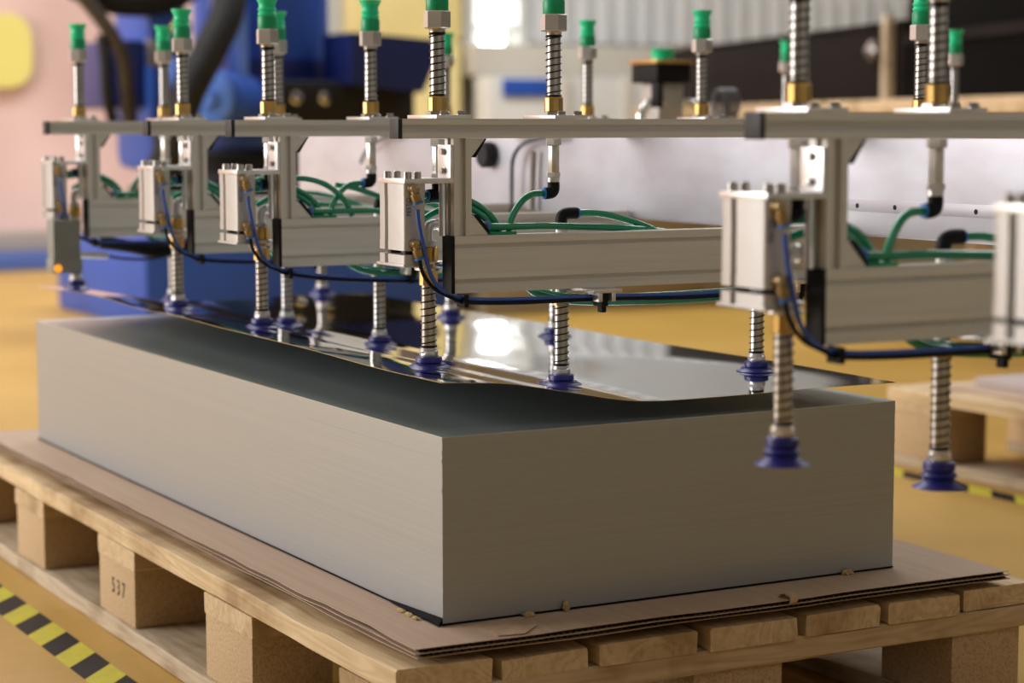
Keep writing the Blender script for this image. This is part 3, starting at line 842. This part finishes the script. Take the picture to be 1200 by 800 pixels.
def make_arm(yb, zL, zM, zR, label, dx=0.0, dz=0.0, free=False, sag=0.0, letters=True, xcut=1.62):
    arm = empty('gripper_arm', (dx, yb, ZB+dz), label, 'gripper arm', 'gripper arms side by side above the metal stack')
    YP = 0.030
    # upper profile
    zu = 0.69825
    ub = part(('ub', xcut), 'upper_beam', M_['alu'], arm, lambda b: b.prism([(p[0], p[1]+zu) for p in profile_poly(0.022, 0.0215, 0.0080, 0.0055)], 'x', 0.0156, xcut))
    part('ubc', 'end_cap', M_['cap'], ub, lambda b: b.box(0.0105, 0.0156, -0.0112, 0.0112, 0.6872, 0.7092, 0.0008))
    # lower profile
    zl = 0.5483
    lb = part('lb', 'lower_beam', M_['alu'], arm, lambda b: b.prism([(p[0], p[1]+zl) for p in profile_poly(0.022, 0.0634, 0.0048, 0.004, (-0.0185, 0.0205))], 'x', 0.0790, 0.614))
    part('lbc', 'end_cap', M_['black'], lb, lambda b: b.box(0.0745, 0.0790, -0.0112, 0.0112, 0.5164, 0.5804, 0.0006))
    # post
    part('post', 'upright_post', M_['alu_v'], arm, lambda b: b.prism([(0.089+p[0], p[1]) for p in profile_poly(0.022, 0.022, 0.0075, 0.0060)], 'z', 0.5802, 0.6874))
    # gussets
    def gb(b):
        b.prism([(0.1002, 0.5803), (0.1220, 0.5803), (0.1220, 0.5830), (0.1050, 0.6025), (0.1002, 0.6025)], 'y', -0.0090, 0.0090)
    g1 = part('g1', 'corner_bracket', M_['alu'], arm, gb)
    part('g1c', 'bracket_cover', M_['black'], g1, lambda b: b.prism([(0.1225, 0.5803), (0.1235, 0.5850), (0.1075, 0.6040), (0.1030, 0.6030), (0.1210, 0.5825)], 'y', -0.0098, 0.0098))
    g2 = part('g2', 'corner_bracket', M_['alu'], arm, lambda b: b.prism([(0.1002, 0.6872), (0.1178, 0.6872), (0.1160, 0.6850), (0.1020, 0.6680), (0.1002, 0.6680)], 'y', -0.0090, 0.0090))
    part('g2c', 'bracket_cover', M_['black'], g2, lambda b: b.prism([(0.1195, 0.6872), (0.1180, 0.6872), (0.1030, 0.6672), (0.1060, 0.6665)], 'y', -0.0098, 0.0098))
    # side plate with screws
    sp = part('sp', 'side_plate', M_['plate'], arm, lambda b: b.box(0.0738, 0.0778, -0.0110, 0.0200, 0.6440, 0.6805, 0.0004))
    for zz in (0.6520, 0.6730):
        def sc(b):
            b.lathe([(0.0042, 0), (0.0042, 0.0010), (0.0034, 0.0012), (0.0034, 0.0045)], (0.0738, 0.0045, zz), (-1, 0, 0), 14)
        part(('sps', zz), 'screw', M_['steel'], sp, sc)
    part('rod', 'guide_rod', M_['chrome'], arm, lambda b: b.cyl((0.0695, 0.0, 0.5804), (0.0695, 0.0, 0.6385), 0.0042, 20))
    # pneumatic cylinder
    def rr(x0, x1, y0, y1, ra=0.0045, notch=True):
        P = []
        for cx, cy, a0 in ((x0+ra, y0+ra, PI), (x1-ra, y0+ra, 1.5*PI), (x1-ra, y1-ra, 0), (x0+ra, y1-ra, 0.5*PI)):
            for k in range(5): P.append((cx+ra*math.cos(a0+k*PI/8), cy+ra*math.sin(a0+k*PI/8)))
        if notch: P += [(x0, 0.0385), (x0+0.0015, 0.0370), (x0+0.006, 0.0366), (x0+0.006, 0.0320), (x0+0.0015, 0.0316), (x0, 0.0300)]
        return P
    def cyb(b):
        b.prism(rr(0.0172, 0.0435, -0.0115, 0.0545), 'z', 0.5752, 0.6252, True)
        b.prism(rr(0.0169, 0.0438, -0.0118, 0.0548), 'z', 0.6250, 0.6384, True)
        b.prism(rr(0.0169, 0.0438, -0.0118, 0.0548), 'z', 0.5655, 0.5755, True)
    cy = part('cyb', 'pneumatic_cylinder', M_['cyl'], arm, cyb)
    for py in (0.004, 0.040):
        part(('cpr', py), 'piston_rod', M_['spring'], cy, lambda b: b.cyl((0.030, py, 0.560), (0.030, py, 0.5660), 0.0075, 16))
    def lob(b):
        b.prism(rr(0.0169, 0.0438, -0.0118, 0.0548), 'z', 0.5508, 0.5608, True)
        b.box(0.0150, 0.0450, -0.0130, 0.0560, 0.5478, 0.5507, 0.0005)
    part('clb', 'lower_block', M_['cyl'], cy, lob)
    part('ctp', 'top_plate', M_['plate'], cy, lambda b: b.box(0.0172, 0.0777, -0.0118, 0.0560, 0.6385, 0.6440, 0.0004))
    for sx in (0.0250, 0.0370):
        for sy in (-0.0035, 0.0475):
            part(('cs', sx, sy), 'cap_screw', M_['steel'], cy, lambda b: b.lathe([(0.0046, 0.6440), (0.0046, 0.6508), (0.0040, 0.6514), (0.0024, 0.6514), (0.0022, 0.6490)], (sx, sy, 0), n=14))
    for fz, fx in ((0.6335, 0.0255), (0.5730, 0.0275)):
        def fi(b):
            b.lathe([(0.0052, 0), (0.0056, 0.001), (0.0056, 0.005), (0.0045, 0.006), (0.0045, 0.0095)], (fx, -0.0115, fz), (0, -1, 0), 12)
            b.cyl((fx, -0.0175, fz), (fx+0.0062, -0.0175, fz+0.0012), 0.0040, 10, ch=0.0006)
            b.lathe([(0.0040, 0), (0.0040, 0.005), (0.0056, 0.006), (0.0056, 0.0135), (0.0050, 0.015)], (fx, -0.0175, fz), (0.0052, -0.001, -0.0175), 8, False)
        ft = part(('fi', fz), 'brass_fitting', M_['dull_brass'], cy, fi)
        d = Vector((0.0052, -0.001, -0.0175)).normalized()
        q0 = Vector((fx, -0.0175, fz))+d*0.015; q1 = q0+d*0.0025
        part(('fic', fz), 'release_collar', M_['blue_collar'], cy, lambda b: b.cyl(q0, q1, 0.0060, 14))
    if letters:
        if 'let' not in protos:
            mwx = Matrix.Translation(Vector((0.0224, -0.0119, 0.6135))-Vector(AO)) @ Matrix(((0, -1, 0, 0), (0, 0, -1, 0), (1, 0, 0, 0), (0, 0, 0, 1)))
            t = text_mesh('FESTO', 0.0075, M_['ink'], 'lettering', cy, mwx, 0.00015, 0.95)
            t['label'] = 'blue maker lettering'
            protos['let'] = t.data
            mwx = Matrix.Translation(Vector((0.0282, -0.01175, 0.6120))-Vector(AO)) @ Matrix(((0, -1, 0, 0), (0, 0, -1, 0), (1, 0, 0, 0), (0, 0, 0, 1)))
        else:
            t = bpy.data.objects.new('lettering', protos['let']); col.objects.link(t); t.parent = cy; t['label'] = 'blue maker lettering'
    # bracket joining lower block and left plunger
    br = part('cbr', 'bracket_ring', M_['plate'], arm, lambda b: b.box(0.0438, 0.0660, 0.018, 0.042, 0.5480, 0.5508, 0.0003).lathe([(0.0150, 0.5478), (0.0165, 0.5482), (0.0165, 0.5506), (0.0150, 0.5510)], (0.0675, YP, 0), n=28).lathe([(0.0140, 0.5405), (0.0165, 0.5410), (0.0165, 0.5435), (0.0140, 0.5440)], (0.0675, YP, 0), n=28))
    # left plunger
    xl = 0.0665
    pL = low_plunger(arm, 'L', xl, YP, 0.5240, zL-dz, free, brass_len=0.0160)
    def ubr(b):
        b.lathe([(0.0085, 0.5440), (0.0085, 0.5478)], (xl, YP, 0), n=14)
        b.lathe([(0.0098, 0.5512), (0.0104, 0.5520), (0.0104, 0.5665), (0.0096, 0.5672)], (xl+0.001, YP, 0), n=12, smooth=False)
    part('Lub', 'brass_bush', M_['brass'], pL, ubr)
    def elL(b):
        hexa(b, xl+0.001, YP, 0.5672, 0.5735, 0.0098, 0.2, 0.0006)
        b.tube([(xl+0.0005, YP, 0.5735), (xl+0.0002, YP, 0.5840), (xl+0.002, YP, 0.5895), (xl+0.008, YP, 0.5915), (xl+0.018, YP, 0.5915)], 0.0062, 14, 6)
        b.cyl((xl+0.013, YP, 0.5915), (xl+0.0225, YP, 0.5915), 0.0082, 12, ch=0.0006)
    part('Lel', 'elbow_fitting', M_['plate'], pL, elL)
    # middle and right plungers
    for (px_, zc, kk) in ((0.2385, zM, 'M'), (0.5160, zR, 'R')):
        if zc is None: continue
        pr = low_plunger(arm, kk, px_, YP, 0.4945, zc-dz, free, brass_len=0.004)
        part((kk, 'rt'), 'rod_tube', M_['steel'], pr, lambda b: b.cyl((px_, YP, 0.4985), (px_, YP, 0.5860 if kk == 'M' else 0.5700), 0.0075, 16))
        def el2(b):
            b.tube([(px_, YP, 0.5860), (px_, YP, 0.5945), (px_+0.003, YP, 0.5990), (px_+0.010, YP, 0.6005), (px_+0.020, YP, 0.6005)], 0.0070, 14, 6)
        if kk == 'M': part((kk, 'el'), 'elbow_fitting', M_['black'], pr, el2)
        if kk == 'M': part((kk, 'cl'), 'release_collar', M_['blue_collar'], pr, lambda b: b.cyl((px_+0.020, YP, 0.6005), (px_+0.0225, YP, 0.6005), 0.0066, 14))
        def clp(b):
            b.box(px_+0.006, px_+0.044, -0.034, 0.036, 0.5118, 0.5163, 0.0004)
            b.box(px_+0.012, px_+0.0175, -0.034, -0.010, 0.5020, 0.5118, 0.0004).box(px_+0.0295, px_+0.035, -0.034, -0.010, 0.5020, 0.5118, 0.0004)
        part((kk, 'clp'), 'clamp_plate', M_['plate'], arm, clp)
        part((kk, 'tie'), 'cable_tie', M_['black'], arm, lambda b: b.box(px_+0.0185, px_+0.0275, -0.030, -0.010, 0.4960, 0.5135, 0.001).box(px_+0.020, px_+0.0265, -0.0275, -0.018, 0.4890, 0.4960, 0.001))
    # upper plungers
    for x in (0.0790+0.0, 0.2280, 0.7660, 1.5300):
        if x < xcut - 0.05:
            up_plunger(arm, x, YP)
    # hoses ------------------------------------------------
    yf = -0.0225
    zs = [0.6110, 0.5957, 0.5649, 0.5366, 0.5201, 0.5115, 0.5082, 0.5074, 0.5049, 0.5050]
    xs = [0.0278, 0.0295, 0.0360, 0.0448, 0.0594, 0.0858, 0.1448, 0.2620, 0.3726, 0.4207]
    P = []
    for x, z in zip(xs, zs):
        s = 0
        if sag and 0.0858 < x < 0.50: s = sag*math.sin(PI*(x-0.0858)/0.42)
        P.append((x, yf+(0.004 if x > 0.08 else 0), z-s))
    P += [(0.50, -0.012, 0.5060-0.2*sag), (0.60, 0.005, 0.5090)]
    part(('hb', sag), 'blue_hose', M_['blue_tube'], arm, lambda b: b.tube(P, 0.0024, 10, 6))
    P2_ = [(0.0315, yf+0.004, 0.5590), (0.0345, yf+0.002, 0.5420), (0.0480, yf+0.001, 0.5240), (0.0690, yf, 0.5135)]
    for x, z in zip(xs[5:], zs[5:]):
        s = 0
        if sag and 0.0858 < x < 0.50: s = sag*math.sin(PI*(x-0.0858)/0.42)
        P2_.append((x, yf+0.003, z-0.0040-s))
    P2_ += [(0.50, -0.012, 0.5010-0.2*sag), (0.60, 0.005, 0.5050)]
    part(('hk', sag), 'black_hose', M_['black'], arm, lambda b: b.tube(P2_, 0.0022, 10, 6))
    part('tie0', 'cable_tie', M_['black'], arm, lambda b: b.box(0.0825, 0.0880, -0.027, -0.008, 0.5020, 0.5163, 0.001))
    def G(key, pts, rad=0.0040):
        return part(key, 'green_hose', M_['green_tube'], arm, lambda b: b.tube(pts, rad, 12, 8))
    G('g_a', [(0.2130, 0.029, 0.6240), (0.1985, 0.026, 0.6235), (0.1830, 0.020, 0.6180), (0.1690, 0.014, 0.6060), (0.1600, 0.010, 0.5930), (0.1555, 0.008, 0.5810)])
    t2 = G('g_b', [(0.1260, 0.0, 0.5895), (0.1450, 0.0, 0.5885), (0.2000, 0.001, 0.5880), (0.2500, 0.004, 0.5860), (0.3100, 0.012, 0.5830), (0.3800, 0.028, 0.5760), (0.45, 0.03, 0.560)])
    part('g_bc', 'release_collar', M_['blue_collar'], arm, lambda b: b.cyl((0.1230, 0.0, 0.5895), (0.1262, 0.0, 0.5895), 0.0064, 14))
    G('g_c', [(0.0640, 0.029, 0.6240), (0.0560, 0.030, 0.6240), (0.0490, 0.045, 0.6200), (0.0600, 0.055, 0.6170), (0.0850, 0.040, 0.6190), (0.1060, 0.024, 0.6195), (0.1250, 0.014, 0.6100), (0.1380, 0.009, 0.5960), (0.1450, 0.008, 0.5810)])
    G('g_d', [(0.0700, 0.050, 0.5960), (0.0850, 0.040, 0.6060), (0.1040, 0.020, 0.6120), (0.1200, 0.010, 0.6035), (0.1310, 0.006, 0.5920), (0.1370, 0.006, 0.5810)])
    G('g_e', [(0.2605, 0.030, 0.6005), (0.2850, 0.030, 0.6000), (0.3130, 0.026, 0.5945), (0.3500, 0.022, 0.5830), (0.3900, 0.022, 0.5640)])
    G('g_f', [(0.1750, 0.020, 0.5300), (0.1950, 0.016, 0.5120), (0.2200, 0.012, 0.5040), (0.2600, 0.006, 0.4995), (0.3200, 0.004, 0.4975), (0.4000, 0.004, 0.4965), (0.5000, 0.006, 0.5000), (0.60, 0.01, 0.507)], 0.0046)
    G('g_g', [(0.1850, 0.028, 0.5300), (0.2050, 0.022, 0.5140), (0.2300, 0.018, 0.5060), (0.3000, 0.012, 0.5020), (0.4000, 0.010, 0.5020), (0.5000, 0.012, 0.5040), (0.60, 0.014, 0.509)], 0.0046)
    part('blk', 'hose_manifold', M_['green_base'], arm, lambda b: b.box(0.1290, 0.1620, -0.002, 0.0100, 0.5801, 0.5832, 0.0004))
    return arm

def cz(x, y): return Z1+lift(x, y)+0.0004
arms = []
spec = [(1.464, 'furthest gripper arm of the row, with a grey sensor box at its left end', 0, 0, False, 0.0),
        (0.960, 'second furthest gripper arm, green-capped plungers on its upper beam, left of the middle arm', 0, 0, False, 0.004),
        (0.631, 'middle gripper arm directly behind the sharply focused one', 0, 0, False, 0.012),
        (0.134, 'sharply focused gripper arm whose cups hold the near edge of the lifted sheet', 0, 0, False, 0.0)]
for (yb, lab, dx, dz, fr, sag) in spec:
    y = yb+0.030
    arms.append(make_arm(yb, cz(0.0665, y), cz(0.2385, y), cz(0.516, y), lab, dx, dz, fr, sag))
arms.append(make_arm(-0.527, 0.4155, 0.381, 0.385, 'blurred gripper arm in front of the stack, its suction cups hanging free', 0.006, 0.003, True, 0.0))
arms.append(make_arm(-0.862, 0.4155, 0.381, 0.385, 'nearest gripper arm, only its cylinder showing at the right picture edge', 0.006, 0.003, True, 0.0))
for k_, p_ in enumerate(([(.095, .022, .628), (.12, .016, .632), (.15, .010, .624), (.175, .006, .604), (.188, .006, .5815)], [(.175, .030, .6225), (.20, .028, .618), (.235, .022, .606), (.27, .012, .590), (.31, .008, .582)])):
    part(('g3', k_), 'green_hose', M_['green_tube'], arms[2], lambda b: b.tube(p_, 0.0040, 12, 8))
# sensor box on the furthest arm
a0 = arms[0]
part('sb', 'sensor_box', M_['grey_box'], a0, lambda b: b.box(0.006, 0.052, -0.050, -0.014, 0.4635, 0.5490, 0.003).box(0.004, 0.054, -0.052, -0.012, 0.4620, 0.4850, 0.003))
part('sl', 'signal_lamp', M_['orange'], a0, lambda b: b.lathe([(0.006, 0), (0.006, 0.003), (0.003, 0.005)], (0.012, -0.052, 0.470), (0, -1, 0), 14))
part('sf', 'white_fitting', M_['plate'], a0, lambda b: b.cyl((0.055, -0.03, 0.490), (0.105, -0.02, 0.486), 0.0055, 12))
part('sbun', 'cable_bundle', M_['black'], a0, lambda b: b.tube([(0.10, 0.0, 0.508), (0.15, 0.0, 0.500), (0.20, 0.01, 0.490), (0.26, 0.0, 0.494), (0.33, 0.01, 0.508)], 0.011, 10, 6).tube([(0.11, 0.02, 0.507), (0.17, 0.02, 0.497), (0.24, 0.02, 0.488), (0.34, 0.0, 0.506)], 0.009, 10, 6))
part('sh1', 'black_hose', M_['black'], a0, lambda b: b.tube([(0.105, -0.02, 0.486), (0.14, -0.02, 0.480), (0.19, -0.02, 0.480), (0.26, -0.02, 0.496), (0.34, -0.01, 0.512)], 0.0022, 8, 6))

# galvanised side plate that carries the arms
sp = empty('galvanised_plate', (0.62, 0.5, 0.57), 'long galvanised metal plate with a slotted strip, joining the gripper arms', 'plate')
SO = (0.62, 0.5, 0.57)
MB(SO).box(0.620, 0.624, -1.25, 1.84, 0.570, 0.6868, 0.0005).build('plate', M_['galv'], sp)
MB(SO).box(0.6165, 0.620, -1.25, 0.17, 0.5985, 0.6125, 0.0003).build('slotted_strip', M_['galv_fold'], sp)
strip = [c for c in bpy.data.objects if c.name.startswith('slotted_strip')][0]
yy = 0.0990-0.0712*9
while yy < 0.15:
    MB(SO).cyl((0.6162, yy, 0.6045), (0.6168, yy, 0.6045), 0.0031, 12).build('slot_hole', M_['galv_dark'], strip)
    yy += 0.0712
MB(SO).box(0.624, 0.660, -1.25, 1.84, 0.568, 0.5715).build('bottom_flange', M_['galv_fold'], sp)
MB(SO).box(0.6245, 0.640, -1.25, 1.84, 0.6840, 0.6868).build('top_flange', M_['galv_fold'], sp)

def reflection_line(name, pts, rad, m): MB(SO).tube(pts, rad, 10, 8).build(name, m, sp)  # thin tubes standing in for dark lines reflected in the plate
reflection_line('reflection_line', [(0.604, 0.80, 0.686), (0.604, 0.86, 0.682), (0.604, 0.915, 0.672), (0.604, 0.945, 0.650), (0.604, 0.950, 0.610), (0.604, 0.950, 0.560)], 0.0035, M_['coil'])
reflection_line('reflection_line', [(0.610, 0.890, 0.662), (0.610, 0.893, 0.620), (0.610, 0.895, 0.571)], 0.0045, M_['kerb_grey'])
reflection_line('reflection_line', [(0.606, 1.36, 0.686), (0.606, 1.42, 0.680), (0.606, 1.49, 0.660), (0.606, 1.52, 0.635)], 0.0032, M_['coil'])
MB(SO).cyl((0.600, 1.045, 0.655), (0.620, 1.045, 0.655), 0.021, 20, ch=0.003).build('reflection_disc', M_['rubber'], sp)  # added dark disc imitating a blurred reflection in the plate

# vacuum valve with a green cap on the upper beams
vv = empty('vacuum_valve', (1.21, 1.46, 0.7095), 'black and grey valve with a yellow rim and green cap, mounted behind the middle plungers', 'valve')
vo = (1.21, 1.46, 0.7095)
MB(vo).box(1.185, 1.242, 1.43, 1.49, 0.7095, 0.782, 0.003).build('valve_body', M_['cyl'], vv)
MB(vo).box(1.168, 1.245, 1.41, 1.50, 0.782, 0.818, 0.003).build('coil', M_['black'], vv)
MB(vo).box(1.168, 1.180, 1.405, 1.43, 0.735, 0.782, 0.002).build('coil_lug', M_['black'], vv)
MB(vo).box(1.163, 1.249, 1.405, 1.505, 0.818, 0.825, 0.001).build('yellow_rim', M_['brass'], vv)
MB(vo).lathe([(0.019, 0.825), (0.020, 0.838), (0.024, 0.846), (0.015, 0.847)], (1.206, 1.45, 0), n=20).build('green_cap', M_['green_cup'], vv)
for s in (-1, 1):
    MB(vo).tube([(1.214+s*0.02, 1.43, 0.745), (1.214+s*0.05, 1.43, 0.742), (1.214+s*0.066, 1.43, 0.725), (1.214+s*0.068, 1.43, 0.7105)], 0.009, 12, 6).build('pipe', M_['chrome'], vv)
cl = MB((1.35, 1.46, 0.7095))
for k in range(5):
    pts = [(1.338+k*0.008+0.0, 1.45+0.022*math.cos(a), 0.745+0.026*math.sin(a)) for a in [i*2*PI/16 for i in range(17)]]
    cl.tube(pts, 0.0028, 8, 2)
cl.tube([(1.338, 1.472, 0.745), (1.334, 1.47, 0.725), (1.33, 1.46, 0.7115)], 0.003, 8, 4)
cl.tube([(1.370, 1.472, 0.745), (1.382, 1.47, 0.725), (1.386, 1.46, 0.7115)], 0.003, 8, 4)
cl = cl.build('coiled_hose', M_['coil']); cl.location = (1.35, 1.46, 0.7095)
tag(cl, 'small grey coiled hose beside the valve on the furthest upper beam', 'hose')
